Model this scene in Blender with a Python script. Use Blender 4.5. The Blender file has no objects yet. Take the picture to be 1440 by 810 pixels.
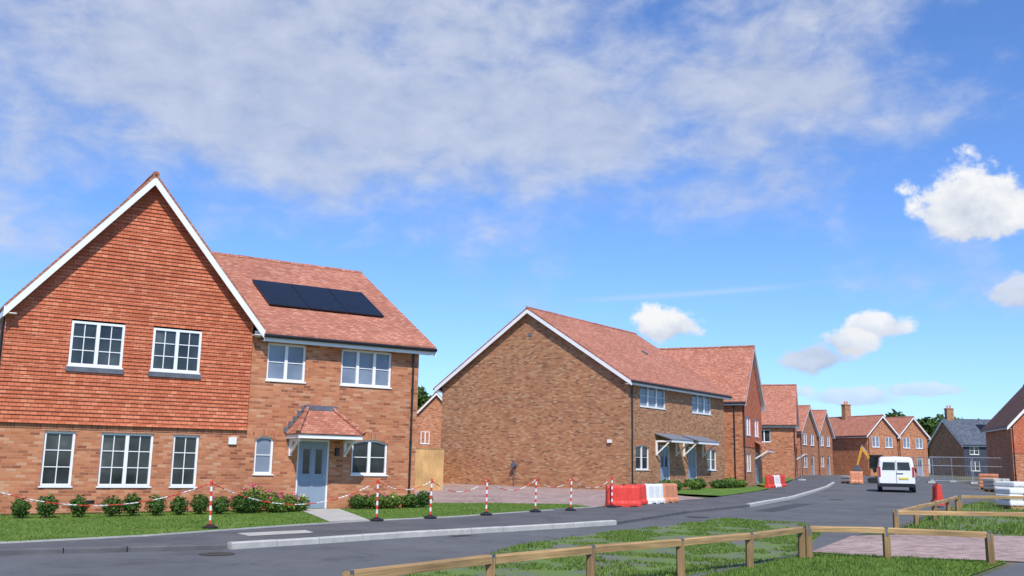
import bpy, bmesh, math, random
import numpy as np
from mathutils import Vector, noise, Matrix
random.seed(7)
scene=bpy.context.scene
COL=scene.collection
def g(x,y):
    return 0.012*(min(y,125.0)-18.0)

# ------------------------------------------------------------------ nodes
def newmat(name):
    m=bpy.data.materials.new(name); m.use_nodes=True
    nt=m.node_tree; b=nt.nodes["Principled BSDF"]
    return m,nt,b
def N(nt,t,**k):
    n=nt.nodes.new(t)
    for a,v in k.items(): setattr(n,a,v)
    return n
def M(nt,op,a,b=None,c=None):
    n=nt.nodes.new("ShaderNodeMath"); n.operation=op
    for i,v in enumerate((a,b,c)):
        if v is None: continue
        if isinstance(v,(int,float)): n.inputs[i].default_value=v
        else: nt.links.new(v,n.inputs[i])
    return n.outputs[0]
def ramp(nt,fac,stops,interp='LINEAR'):
    r=N(nt,"ShaderNodeValToRGB"); r.color_ramp.interpolation=interp
    e=r.color_ramp.elements
    while len(e)<len(stops): e.new(0.5)
    for el,(p,c) in zip(e,stops):
        el.position=p; el.color=(c[0],c[1],c[2],1)
    if fac is not None: nt.links.new(fac,r.inputs[0])
    return r.outputs[0]
def mix(nt,fac,a,b,mode='MIX'):
    n=N(nt,"ShaderNodeMix"); n.data_type='RGBA'; n.blend_type=mode
    for s,v in ((n.inputs[0],fac),(n.inputs[6],a),(n.inputs[7],b)):
        if isinstance(v,(int,float)): s.default_value=v
        elif isinstance(v,tuple): s.default_value=(v[0],v[1],v[2],1)
        else: nt.links.new(v,s)
    return n.outputs[2]
def noisetex(nt,scale,detail=4,rough=.55,vec=None,dist=0.0,coord='Object'):
    n=N(nt,"ShaderNodeTexNoise"); n.inputs["Scale"].default_value=scale
    n.inputs["Detail"].default_value=detail; n.inputs["Roughness"].default_value=rough
    n.inputs["Distortion"].default_value=dist
    if vec is None:
        tc=N(nt,"ShaderNodeTexCoord"); vec=tc.outputs[coord]
    nt.links.new(vec,n.inputs["Vector"])
    return n.outputs["Fac"]
def bump(nt,b,h,strength=.4,dist=.01):
    n=N(nt,"ShaderNodeBump"); n.inputs["Strength"].default_value=strength; n.inputs["Distance"].default_value=dist
    nt.links.new(h,n.inputs["Height"]); nt.links.new(n.outputs[0],b.inputs["Normal"])
def simple(name,col,rough=.6,metal=0,var=.12,scale=6.0,spec=None):
    m,nt,b=newmat(name)
    nz=noisetex(nt,scale,3,.6)
    lo=tuple(c*(1-var) for c in col); hi=tuple(min(1,c*(1+var)) for c in col)
    c=ramp(nt,nz,[(.3,lo),(.7,hi)])
    nt.links.new(c,b.inputs["Base Color"])
    b.inputs["Roughness"].default_value=rough; b.inputs["Metallic"].default_value=metal
    if spec is not None: b.inputs["Specular IOR Level"].default_value=spec
    return m
def tilemat(name,stops,mortar,bw,rh,ms,rough=.85,wvar=.15,bstr=.5,offset=.5,wscale=.5):
    m,nt,b=newmat(name)
    tc=N(nt,"ShaderNodeTexCoord")
    br=N(nt,"ShaderNodeTexBrick"); br.offset=offset
    br.inputs["Scale"].default_value=1; br.inputs["Mortar Size"].default_value=ms
    br.inputs["Mortar Smooth"].default_value=.3
    br.inputs["Brick Width"].default_value=bw; br.inputs["Row Height"].default_value=rh
    br.inputs["Color1"].default_value=(0,0,0,1); br.inputs["Color2"].default_value=(1,1,1,1); br.inputs["Mortar"].default_value=(.5,.5,.5,1)
    br.inputs["Bias"].default_value=0
    nt.links.new(tc.outputs["UV"],br.inputs["Vector"])
    c=ramp(nt,br.outputs["Color"],stops)
    c=mix(nt,br.outputs["Fac"],c,mortar)
    nz=noisetex(nt,wscale,5,.6,tc.outputs["Object"])
    w=ramp(nt,nz,[(.3,(1-wvar,)*3),(.7,(1+wvar*.6,)*3)])
    c=mix(nt,1.0,c,w,'MULTIPLY')
    nt.links.new(c,b.inputs["Base Color"]); b.inputs["Roughness"].default_value=rough
    b.inputs["Specular IOR Level"].default_value=.25
    h=M(nt,'SUBTRACT',1.0,br.outputs["Fac"])
    bump(nt,b,h,bstr,.012)
    return m
MT={}
MT['brick1']=tilemat("brick_orange",[(0,(.27,.085,.045)),(.15,(.43,.15,.07)),(.5,(.52,.195,.09)),(.8,(.57,.235,.115)),(1,(.58,.31,.18))],(.42,.27,.18),.225,.075,.006)
MT['brick2']=tilemat("brick_stock",[(0,(.20,.095,.055)),(.12,(.33,.145,.075)),(.5,(.42,.19,.09)),(.85,(.47,.235,.115)),(1,(.50,.32,.18))],(.36,.25,.16),.225,.075,.006,wvar=.08)
MT['soldier']=tilemat("brick_soldier",[(0,(.38,.11,.05)),(.5,(.50,.16,.07)),(1,(.56,.22,.11))],(.42,.30,.21),.075,.225,.008,offset=0)
MT['hang']=tilemat("clay_tile_hanging",[(0,(.47,.125,.06)),(.5,(.56,.165,.08)),(.85,(.61,.195,.10)),(1,(.65,.24,.13))],(.26,.07,.04),.165,.1,.006,wvar=.10)
MT['roof']=tilemat("clay_roof_tile",[(0,(.34,.13,.085)),(.4,(.44,.17,.105)),(.8,(.50,.21,.135)),(1,(.55,.28,.20))],(.26,.10,.065),.165,.1,.008,wvar=.14)
MT['roofbrown']=tilemat("brown_roof_tile",[(0,(.10,.055,.045)),(.5,(.16,.08,.06)),(1,(.22,.11,.08))],(.04,.03,.025),.165,.1,.014)
MT['slate']=tilemat("slate_roof",[(0,(.07,.085,.11)),(.5,(.10,.12,.15)),(1,(.14,.16,.19))],(.04,.045,.05),.25,.2,.012)
MT['clad']=tilemat("dark_cladding",[(0,(.05,.06,.08)),(1,(.07,.085,.11))],(.02,.02,.03),3.0,.15,.015)
MT['white']=simple("white_upvc",(.82,.82,.81),.35,var=.02)
MT['fascia']=simple("white_fascia",(.82,.81,.79),.45,var=.04,scale=2)
MT['black']=simple("black_plastic",(.015,.015,.017),.35,var=.2)
MT['lead']=simple("lead_flashing",(.12,.13,.155),.6,metal=.1,var=.25)
MT['door']=simple("door_paint_blue_grey",(.25,.31,.385),.35,var=.04,scale=2)
MT['canopygrey']=simple("canopy_grey",(.17,.20,.25),.5,var=.1)
def glass(name,stops):
    m,nt,b=newmat(name)
    nz=noisetex(nt,.9,3,.5)
    c=ramp(nt,nz,stops)
    nt.links.new(c,b.inputs["Base Color"]); b.inputs["Roughness"].default_value=.04
    b.inputs["Specular IOR Level"].default_value=.6
    return m
MT['glass']=glass("window_glass",[(.35,(.012,.016,.018)),(.6,(.05,.06,.06)),(.75,(.13,.14,.13))])
MT['glass2']=glass("window_glass_blinds_reflection",[(.3,(.12,.15,.20)),(.6,(.22,.26,.33)),(.75,(.30,.34,.40))])  # pale grey-blue base colour paints in reflected sky along with blinds
m,nt,b=newmat("solar_glass"); b.inputs["Roughness"].default_value=.25; b.inputs["Specular IOR Level"].default_value=.3
tc=N(nt,"ShaderNodeTexCoord"); br=N(nt,"ShaderNodeTexBrick"); br.offset=0
br.inputs["Scale"].default_value=1; br.inputs["Brick Width"].default_value=.16; br.inputs["Row Height"].default_value=.16; br.inputs["Mortar Size"].default_value=.004
br.inputs["Color1"].default_value=(.007,.009,.015,1); br.inputs["Color2"].default_value=(.010,.013,.020,1); br.inputs["Mortar"].default_value=(.02,.022,.03,1)
nt.links.new(tc.outputs["UV"],br.inputs["Vector"]); nt.links.new(br.outputs["Color"],b.inputs["Base Color"]); MT['solar']=m
def wood(name,a,bcol,scale=(2,2,30)):
    m,nt,b=newmat(name); tc=N(nt,"ShaderNodeTexCoord")
    mp=N(nt,"ShaderNodeMapping"); mp.inputs["Scale"].default_value=scale
    nt.links.new(tc.outputs["UV"],mp.inputs[0])
    nz=noisetex(nt,1.0,5,.6,mp.outputs[0],.3)
    nz2=noisetex(nt,1.3,2,.5,tc.outputs["Object"])
    c=ramp(nt,nz,[(.3,a),(.7,bcol)])
    w=ramp(nt,nz2,[(.3,(.72,.72,.72)),(.7,(1.15,1.13,1.1))]); c=mix(nt,1.0,c,w,'MULTIPLY')
    nt.links.new(c,b.inputs["Base Color"]); b.inputs["Roughness"].default_value=.75
    bump(nt,b,nz,.3,.004); return m
MT['wood']=wood("treated_timber",(.24,.145,.055),(.50,.33,.15),(1.5,40,1))
MT['woodpost']=wood("treated_timber_post",(.17,.10,.04),(.36,.23,.10),(40,1.5,1))
MT['woodfence']=wood("fence_boards",(.50,.29,.10),(.68,.43,.19),(25,1.2,1))
def groundmat(name,stops,scale,detail=5,rough=.95,bs=.5,fine=60,stain=None):
    m,nt,b=newmat(name)
    nz=noisetex(nt,scale,detail,.65); c=ramp(nt,nz,stops)
    nf=noisetex(nt,fine,3,.7); w=ramp(nt,nf,[(.3,(.75,)*3),(.7,(1.2,)*3)]); c=mix(nt,1.0,c,w,'MULTIPLY')
    if stain:
        n2=noisetex(nt,stain,4,.7,dist=1.2); w=ramp(nt,n2,[(.36,(.80,.79,.78)),(.46,(1,1,1)),(.62,(1,1,1)),(.72,(1.22,1.19,1.12))]); c=mix(nt,1.0,c,w,'MULTIPLY')
    nt.links.new(c,b.inputs["Base Color"]); b.inputs["Roughness"].default_value=rough; b.inputs["Specular IOR Level"].default_value=.2
    bump(nt,b,nf,bs,.02); return m
MT['ground']=groundmat("rough_ground",[(.35,(.06,.09,.03)),(.5,(.12,.12,.07)),(.65,(.20,.17,.12))],.35)
MT['asphalt']=groundmat("asphalt",[(.25,(.085,.087,.092)),(.45,(.12,.122,.126)),(.6,(.135,.136,.14)),(.8,(.17,.169,.168))],.35,bs=.25,fine=90,stain=.8)
MT['pave']=groundmat("asphalt_pavement",[(.25,(.085,.085,.09)),(.5,(.115,.114,.118)),(.75,(.15,.147,.145))],.7,bs=.25,fine=90,stain=1.1)
MT['lawn']=groundmat("lawn_grass",[(.3,(.075,.15,.022)),(.5,(.115,.205,.032)),(.7,(.18,.25,.055))],1.2,fine=35,bs=1.0,stain=.6)
MT['concrete']=groundmat("concrete_kerb",[(.3,(.38,.37,.34)),(.7,(.52,.51,.47))],3,bs=.2)
MT['slab']=groundmat("concrete_slab",[(.3,(.38,.36,.32)),(.7,(.50,.48,.43))],2,bs=.2)
MT['soil']=groundmat("soil_bed",[(.3,(.06,.04,.025)),(.7,(.11,.075,.05))],3,bs=1)
MT['iron']=groundmat("cast_iron",[(.3,(.05,.045,.04)),(.7,(.09,.08,.07))],8,bs=.5)
MT['patch']=groundmat("asphalt_new",[(.3,(.065,.066,.07)),(.7,(.09,.091,.095))],1,bs=.3,fine=90)
MT['block']=tilemat("block_paving",[(0,(.27,.18,.155)),(.5,(.40,.28,.245)),(1,(.48,.37,.33))],(.24,.19,.165),.2,.1,.006,wvar=.2)
def weedmat():
    m,nt,b=newmat("weedy_gravel")
    nz=noisetex(nt,.9,6,.7,dist=.4); fine=noisetex(nt,50,3,.7)
    mk=ramp(nt,nz,[(.40,(0,0,0)),(.54,(1,1,1))])
    gc=ramp(nt,fine,[(.3,(.085,.145,.025)),(.7,(.17,.245,.055))]); ac=ramp(nt,fine,[(.3,(.09,.09,.088)),(.7,(.19,.18,.16))])
    c=mix(nt,mk,ac,gc); nt.links.new(c,b.inputs["Base Color"]); b.inputs["Roughness"].default_value=.95; bump(nt,b,fine,.7,.02); return m
MT['weed']=weedmat()
def leafmat(name,a,c2):
    m,nt,b=newmat(name)
    gi=N(nt,"ShaderNodeNewGeometry")
    r=ramp(nt,gi.outputs["Random Per Island"],[(0,a),(1,c2)])
    nt.links.new(r,b.inputs["Base Color"]); b.inputs["Roughness"].default_value=.7
    b.inputs["Specular IOR Level"].default_value=.15
    tr=N(nt,"ShaderNodeBsdfTranslucent"); nt.links.new(r,tr.inputs[0])
    ms=N(nt,"ShaderNodeMixShader"); ms.inputs[0].default_value=.3
    nt.links.new(b.outputs[0],ms.inputs[1]); nt.links.new(tr.outputs[0],ms.inputs[2]); nt.links.new(ms.outputs[0],nt.nodes["Material Output"].inputs[0])
    return m
MT['leaf']=leafmat("shrub_leaf",(.03,.075,.015),(.12,.21,.045))
MT['leafl']=leafmat("shrub_leaf_light",(.08,.15,.025),(.20,.28,.06))
MT['treeleaf']=leafmat("tree_leaf",(.025,.06,.015),(.10,.17,.035))
MT['blade']=leafmat("grass_blade",(.09,.165,.025),(.22,.31,.07))
MT['petal']=leafmat("pink_petal",(.70,.06,.16),(.85,.28,.38))
MT['petalw']=leafmat("yellow_petal",(.7,.5,.1),(.75,.7,.5))
MT['bark']=simple("bark",(.12,.09,.06),.9)
MT['red']=simple("red_plastic",(.66,.05,.03),.5,var=.12)
MT['whitep']=simple("white_plastic",(.76,.75,.72),.5,var=.08)
MT['orange']=simple("faded_orange_plastic",(.62,.24,.12),.55,var=.12)
MT['vanw']=simple("white_car_paint",(.80,.81,.82),.25,var=.02)
MT['rubber']=simple("rubber",(.02,.02,.02),.8)
MT['yellow']=simple("yellow_paint",(.70,.33,.04),.5,var=.1)
MT['lightred']=simple("tail_light",(.45,.02,.02),.2,var=.1)
MT['plate']=simple("number_plate",(.75,.6,.08),.4,var=.03)
MT['steel']=simple("galvanised_steel",(.42,.44,.46),.45,metal=.6,var=.15)
MT['darkmetal']=simple("dark_strap",(.14,.15,.17),.5,metal=.4,var=.15)

# ------------------------------------------------------------------ mesh builder
class MB:
    def __init__(s,mats):
        s.v=[];s.f=[];s.m=[];s.mats=mats
    def poly(s,pts,mi=0):
        i=len(s.v); s.v+= [tuple(p) for p in pts]; s.f.append(tuple(range(i,i+len(pts)))); s.m.append(mi)
    def obox(s,o,a,b,c,mi=0):
        o,a,b,c=Vector(o),Vector(a),Vector(b),Vector(c)
        i=len(s.v)
        s.v+=[tuple(o),tuple(o+a),tuple(o+a+b),tuple(o+b),tuple(o+c),tuple(o+a+c),tuple(o+a+b+c),tuple(o+b+c)]
        fl=a.cross(b).dot(c)<0
        for q in ((0,3,2,1),(4,5,6,7),(0,1,5,4),(1,2,6,5),(2,3,7,6),(3,0,4,7)):
            q=tuple(i+k for k in q)
            s.f.append(q[::-1] if fl else q); s.m.append(mi)
    def box(s,x0,x1,y0,y1,z0,z1,mi=0):
        s.obox((x0,y0,z0),(x1-x0,0,0),(0,y1-y0,0),(0,0,z1-z0),mi)
    def tube(s,p,q,r,r2=None,n=8,mi=0,caps=True):
        p,q=Vector(p),Vector(q); r2=r if r2 is None else r2
        d=(q-p).normalized(); t=d.orthogonal().normalized(); u=d.cross(t)
        i=len(s.v)
        for c,rr in ((p,r),(q,r2)):
            for k in range(n):
                a=2*math.pi*k/n; s.v.append(tuple(c+t*math.cos(a)*rr+u*math.sin(a)*rr))
        for k in range(n):
            s.f.append((i+k,i+(k+1)%n,i+n+(k+1)%n,i+n+k)); s.m.append(mi)
        if caps:
            s.f.append(tuple(i+k for k in range(n))[::-1]); s.m.append(mi)
            s.f.append(tuple(i+n+k for k in range(n))); s.m.append(mi)
    def loft(s,secs,mi=0,caps=True):
        i=len(s.v); n=len(secs[0])
        for sc in secs: s.v+=[tuple(p) for p in sc]
        for a in range(len(secs)-1):
            for k in range(n):
                s.f.append((i+a*n+k,i+a*n+(k+1)%n,i+(a+1)*n+(k+1)%n,i+(a+1)*n+k)); s.m.append(mi)
        if caps:
            s.f.append(tuple(i+k for k in range(n))[::-1]); s.m.append(mi)
            j=i+(len(secs)-1)*n
            s.f.append(tuple(j+k for k in range(n))); s.m.append(mi)
    def obj(s,name,parent=None,uv=True,smooth=False,bevel=0,recalc=False):
        me=bpy.data.meshes.new(name); me.from_pydata(s.v,[],s.f)
        for mm in s.mats: me.materials.append(mm)
        me.polygons.foreach_set("material_index",s.m)
        if recalc:
            bm=bmesh.new(); bm.from_mesh(me); bmesh.ops.remove_doubles(bm,verts=bm.verts,dist=1e-5); bmesh.ops.recalc_face_normals(bm,faces=bm.faces); bm.to_mesh(me); bm.free()
        if uv:
            ul=me.uv_layers.new(name="UVMap")
            dat=np.zeros(len(me.loops)*2)
            Z=Vector((0,0,1))
            for p in me.polygons:
                n=p.normal
                if abs(n.z)>.93: t=Vector((1,0,0)); b=Vector((0,1,0))
                else:
                    t=Z.cross(n).normalized(); b=n.cross(t)
                for li in p.loop_indices:
                    co=me.vertices[me.loops[li].vertex_index].co
                    dat[2*li]=co.dot(t); dat[2*li+1]=co.dot(b)
            ul.data.foreach_set("uv",dat)
        if smooth:
            me.polygons.foreach_set("use_smooth",[True]*len(me.polygons))
        o=bpy.data.objects.new(name,me); COL.objects.link(o)
        if parent: o.parent=parent
        if bevel:
            bv=o.modifiers.new("bevel","BEVEL"); bv.width=bevel; bv.segments=2; bv.limit_method='ANGLE'
        return o
def empty(name,loc=(0,0,0),rz=0):
    o=bpy.data.objects.new(name,None); COL.objects.link(o); o.location=loc; o.rotation_euler=(0,0,rz); o.empty_display_size=.3
    return o

# ------------------------------------------------------------------ houses
class House:
    def __init__(s,name,x,y,az):
        s.e=empty(name,(x,y,0),math.radians(90-az)); s.p={}
    def part(s,name,mat):
        if name not in s.p: s.p[name]=MB([MT[mat]])
        return s.p[name]
    def done(s):
        for k,mb in s.p.items():
            if mb.f: mb.obj(k,s.e)
    def wall(s,part,mat,p0,d,L,z0,z1,ops=(),rev=.1):
        mb=s.part(part,mat); p0=Vector((p0[0],p0[1],0)); d=Vector((d[0],d[1],0)); n=Vector((d.y,-d.x,0))
        xs=sorted(set([0,L]+[o[0] for o in ops]+[o[1] for o in ops])); zs=sorted(set([z0,z1]+[o[2] for o in ops]+[o[3] for o in ops]))
        P=lambda a,z,dd=0: p0+d*a-n*dd+Vector((0,0,z))
        for i in range(len(xs)-1):
            for j in range(len(zs)-1):
                cx=(xs[i]+xs[i+1])/2; cz=(zs[j]+zs[j+1])/2
                if any(o[0]<cx<o[1] and o[2]<cz<o[3] for o in ops): continue
                mb.poly([P(xs[i],zs[j]),P(xs[i+1],zs[j]),P(xs[i+1],zs[j+1]),P(xs[i],zs[j+1])])
        for o in ops:
            a,b_,c,e=o[:4]
            mb.poly([P(a,c),P(a,e),P(a,e,rev),P(a,c,rev)]); mb.poly([P(b_,e),P(b_,c),P(b_,c,rev),P(b_,e,rev)])
            mb.poly([P(a,e),P(b_,e),P(b_,e,rev),P(a,e,rev)]); mb.poly([P(b_,c),P(a,c),P(a,c,rev),P(b_,c,rev)])
    def window(s,p0,d,x0,x1,z0,z1,cols=2,rows=0,rec=.05,sill=True,barx=1,fw=.06,gm='glass'):
        fr=s.part("window_frames",'white'); gl=s.part("window_"+gm,gm)
        p0=Vector((p0[0],p0[1],0)); d=Vector((d[0],d[1],0)); n=Vector((d.y,-d.x,0))
        def B(a0,a1,b0,b1,front,th):
            fr.obox(p0+d*a0-n*front+Vector((0,0,b0)),d*(a1-a0),-n*th,Vector((0,0,b1-b0)))
        B(x0,x1,z0,z0+fw,rec,.06); B(x0,x1,z1-fw,z1,rec,.06)
        B(x0,x0+fw,z0+fw,z1-fw,rec,.06); B(x1-fw,x1,z0+fw,z1-fw,rec,.06)
        w=(x1-x0)
        for i in range(1,cols):
            xm=x0+w*i/cols; B(xm-fw*.75,xm+fw*.75,z0+fw,z1-fw,rec-.004,.06)
        for i in range(cols):
            a=x0+w*i/cols+fw; b_=x0+w*(i+1)/cols-fw
            if barx>1:
                for k in range(1,barx):
                    xm=a+(b_-a)*k/barx; B(xm-.011,xm+.011,z0+fw,z1-fw,rec+.02,.02)
            for k in range(1,rows+1):
                zm=z0+fw+(z1-z0-2*fw)*k/(rows+1); B(a,b_,zm-.011,zm+.011,rec+.022,.02)
            # each pane sits at a very slightly different angle, as real sashes do
            t1,t2=random.uniform(-.004,.004),random.uniform(-.004,.004)
            xa=x0+w*i/cols; xb=x0+w*(i+1)/cols
            P=lambda q,z,dd: p0+d*q-n*(rec+.045+dd)+Vector((0,0,z))
            gl.poly([P(xa,z0,t1),P(xb,z0,-t1),P(xb,z1,t2-t1),P(xa,z1,t2+t1)])
        if sill: 
            fr.obox(p0+d*(x0-.03)+n*.035+Vector((0,0,z0-.035)),d*(x1-x0+.06),-n*.1,Vector((0,0,.035)))
    def gable_roof(s,x0,x1,y0,y1,ze,zr,ridge,e=.3,v=.3,th=.14,mat='roof',gut=True,barge=True,bf=True,bb=True,bargew=.24,v0=None):
        def T(p):
            return p if ridge=='x' else (p[1],p[0],p[2])
        if ridge=='x': a0,a1,b0,b1=x0,x1,y0,y1
        else: a0,a1,b0,b1=y0,y1,x0,x1
        va=v if v0 is None else v0
        A0=a0-va; A1=a1+v
        bm_=(b0+b1)/2; half=bm_-b0; sl=(zr-ze)/half
        zl=ze-sl*e
        rf=s.part("roof",mat)
        for sgn,be in ((1,b0-e),(-1,b1+e)):
            q=[(A0,be,zl+th),(A1,be,zl+th),(A1,bm_,zr+th),(A0,bm_,zr+th)]
            q2=[(p[0],p[1],p[2]-th*.55) for p in q]
            pts=[T(p) for p in q]; pts2=[T(p) for p in q2]
            nrm=(Vector(pts[1])-Vector(pts[0])).cross(Vector(pts[2])-Vector(pts[0]))
            if nrm.z<0: pts=pts[::-1]; pts2=pts2[::-1]
            rf.poly(pts); rf.poly(pts2[::-1])
            for k in range(4): rf.poly([pts[k],pts2[k],pts2[(k+1)%4],pts[(k+1)%4]])
        n=max(1,int((A1-A0)/.45)); rt=s.part("ridge_tiles",mat)
        for k in range(n):
            u0=A0+(A1-A0)*k/n; u1=A0+(A1-A0)*(k+.97)/n; jz=random.uniform(-.008,.008)
            rt.tube(T((u0,bm_,zr+th-.03+jz)),T((u1,bm_,zr+th-.03+jz)),.095,.088,n=8)
        fa=s.part("fascia",'fascia')
        for sgn,be in ((1,b0-e),(-1,b1+e)):
            p=T((A0+.02,be+sgn*.02,zl-.12)); L=(A1-A0-.04)
            fa.obox(p,T((L,0,0)),T((0,sgn*.025,0)),(0,0,.18))
            fa.obox(T((A0+.03,be+sgn*.045,zl-.1)),T((A1-A0-.06,0,0)),T((0,sgn*(e-.05),0)),(0,0,.02))
            if gut:
                gu=s.part("gutter",'black')
                gu.tube(T((A0,be-sgn*.04,zl+.03)),T((A1,be-sgn*.04,zl+.03)),.055,n=8)
        if barge:
            for aa,on in ((A0,bf),(A1,bb)):
                if not on: continue
                dirn=1 if aa<(a0+a1)/2 else -1
                for sgn,be in ((1,b0-e),(-1,b1+e)):
                    p=T((aa+dirn*.01,be-sgn*.02,zl+th*.45-bargew)); run=Vector(T((0,bm_-be+sgn*.02,(zr-zl)+sl*.02)))
                    fa.obox(p,run,T((dirn*.03,0,0)),(0,0,bargew))
                    p=T((aa+dirn*.04,be,zl+th*.45-.06)); fa.obox(p,Vector(T((0,bm_-be,zr-zl))),T((dirn*(v-.02),0,0)),(0,0,.02))
    def gable_tri(s,part,mat,x0,x1,y0,y1,ze,zr,ridge,ends=(1,1),off=0):
        mb=s.part(part,mat)
        if ridge=='x':
            m=(y0+y1)/2
            if ends[0]: mb.poly([(x0-off,y1,ze),(x0-off,y0,ze),(x0-off,m,zr)])
            if ends[1]: mb.poly([(x1+off,y0,ze),(x1+off,y1,ze),(x1+off,m,zr)])
        else:
            m=(x0+x1)/2
            if ends[0]: mb.poly([(x0,y0-off,ze),(x1,y0-off,ze),(m,y0-off,zr)])
            if ends[1]: mb.poly([(x1,y1+off,ze),(x0,y1+off,ze),(m,y1+off,zr)])
    def door(s,p0,d,x0,x1,z0,z1):
        fr=s.part("door_frame",'white'); dr=s.part("door",'door'); gl=s.part("door_glass",'glass')
        p0=Vector((p0[0],p0[1],0)); d=Vector((d[0],d[1],0)); n=Vector((d.y,-d.x,0))
        def B(mb,a0,a1,b0,b1,front,th): mb.obox(p0+d*a0-n*front+Vector((0,0,b0)),d*(a1-a0),-n*th,Vector((0,0,b1-b0)))
        B(fr,x0,x0+.05,z0,z1,.03,.07); B(fr,x1-.05,x1,z0,z1,.03,.07); B(fr,x0+.05,x1-.05,z1-.05,z1,.03,.07)
        a,b_=x0+.05,x1-.05; w=b_-a; H=z1-.05-z0
        B(dr,a,b_,z0+.02,z1-.05,.06,.04)
        for (u0,u1,w0,w1) in ((0,.13,0,1),(.87,1,0,1),(.44,.56,0,1),(.13,.44,0,.1),(.56,.87,0,.1),(.13,.44,.42,.5),(.56,.87,.42,.5),(.13,.44,.92,1),(.56,.87,.92,1)):
            B(dr,a+w*u0,a+w*u1,z0+.02+H*w0,z0+.0+H*w1,.048,.011)
        for (u0,u1) in ((.17,.40),(.60,.83)):
            B(gl,a+w*u0,a+w*u1,z0+H*.54,z0+H*.89,.057,.002)
        B(s.part("door_handle",'steel'),a+w*.9,a+w*.94,z0+H*.44,z0+H*.54,.03,.02)
        B(s.part("door_step",'slab'),x0-.15,x1+.15,z0-.12,z0,-.35,.38)
    def soldier(s,p0,d,x0,x1,z,h=.22):
        p0=Vector((p0[0],p0[1],0)); d=Vector((d[0],d[1],0)); n=Vector((d.y,-d.x,0))
        s.part("brick_arches",'soldier').obox(p0+d*(x0-.08)+n*.004+Vector((0,0,z+.002)),d*(x1-x0+.16),-n*.003,Vector((0,0,h)))
    def arch(s,p0,d,x0,x1,z1,wallmat,rise=.11,h=.21):
        p0=Vector((p0[0],p0[1],0)); d=Vector((d[0],d[1],0)); n=Vector((d.y,-d.x,0))
        so=s.part("brick_arches",'soldier'); wl=s.part("arch_fill",wallmat)
        zf=lambda t: z1-rise*(2*t-1)**2
        P=lambda x,z,o: p0+d*x+n*o+Vector((0,0,z))
        K=12
        for k in range(K):
            t0,t1=k/K,(k+1)/K; xa,xb=x0+(x1-x0)*t0,x0+(x1-x0)*t1
            wl.poly([P(xa,zf(t0),.001),P(xb,zf(t1),.001),P(xb,z1+.01,.001),P(xa,z1+.01,.001)])
            wl.poly([P(xa,zf(t0),.001),P(xa,zf(t0),-.06),P(xb,zf(t1),-.06),P(xb,zf(t1),.001)])
            s.part("window_frames",'white').obox(P(xa,zf(t0)-.05,-.045),P(xb,zf(t1)-.05,-.045)-P(xa,zf(t0)-.05,-.045),-n*.02,Vector((0,0,.05)))
        K=int((x1-x0+.16)/.08)
        for k in range(K):
            t0=-.06+1.12*k/K; t1=-.06+1.12*(k+.88)/K; xa,xb=x0+(x1-x0)*t0,x0+(x1-x0)*t1; sp=(t0+t1-1)*.07
            so.poly([P(xa,zf(t0),.005),P(xb,zf(t1),.005),P(xb+sp,zf(t1)+h,.005),P(xa+sp,zf(t0)+h,.005)])
    def pipe(s,x,y,z0,z1,r=.035):
        mb=s.part("downpipe",'black'); mb.tube((x,y,z0),(x,y,z1),r,n=8)
        z=z0+.5
        while z<z1: mb.tube((x,y,z),(x,y,z+.05),r*1.35,n=8); z+=1.6

# ---- house 1
h=House("brick_house",-5.65,28.72,57)
XL,XM,XR=-8.15,-2.1,3.3; XW=-8.33; D=11.2; ZE=5.12; ZG=9.1; ZEG=5.5
low=[(-7.2,-6.47,.85,2.22),(-5.85,-4.54,.85,2.22),(-4.03,-3.34,.85,2.22),(-1.78,-1.24,1.2,2.26),(1.17,2.34,1.21,2.24),(-.52,.46,.13,2.2)]
o=lambda L,x: [(a-x,b-x,c,d) for a,b,c,d in L]
h.wall("walls",'brick1',(XW,0),(1,0),XR-XW,-.4,2.42,o(low,XW))
up2=[(-1.58,-.42,3.84,4.92),(.70,2.36,3.84,4.92)]
h.wall("walls",'brick1',(XM,0),(1,0),XR-XM,2.42,ZE,o(up2,XM))
h.wall("walls",'brick1',(XR,0),(0,1),D,-.4,ZE); h.wall("walls",'brick1',(XR,D),(-1,0),XR-XW,-.4,ZE); h.wall("walls",'brick1',(XW,D),(0,-1),D,-.4,ZE)
ZR=8.35
XS=XM+.27
h.gable_roof(XS,XR,0,D,ZE+.1,ZR,'x',e=.32,v=.42,v0=0,bf=False)
sl=(ZR-(ZE+.1))/(D/2)
h.part("roof",'roof').poly([(-5.1,.12,ZE+.24+sl*.12),(XS,.12,ZE+.24+sl*.12),(XS,D/2,ZR+.14),(-5.1,D/2,ZR+.14)])
h.part("roof",'roof').poly([(XS,D-.12,ZE+.24+sl*.12),(-5.1,D-.12,ZE+.24+sl*.12),(-5.1,D/2,ZR+.14),(XS,D/2,ZR+.14)])
h.gable_tri("walls",'brick1',XM,XR,0,D,ZE,ZR,'x',ends=(0,1))
h.gable_roof(XL,XM,0,D,ZEG,ZG,'y',e=.28,v=.34,gut=False,bargew=.27,bb=True)
h.gable_tri("rear_gable",'brick1',XL,XM,0,D,ZE,ZG,'y',ends=(0,1))
h.part("wall_eaves_trim",'fascia').box(XM+.1,XR+.0,-.03,0.0,ZE-.08,ZE+.1)
hg=h.part("tile_hanging",'hang'); upg=[(-6.83,-5.52,3.9,5.05),(-4.79,-3.5,3.9,5.05)]
z=2.4; c=.1; xm=(XL+XM)/2; half=(XM-XL)/2
k=0
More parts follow.
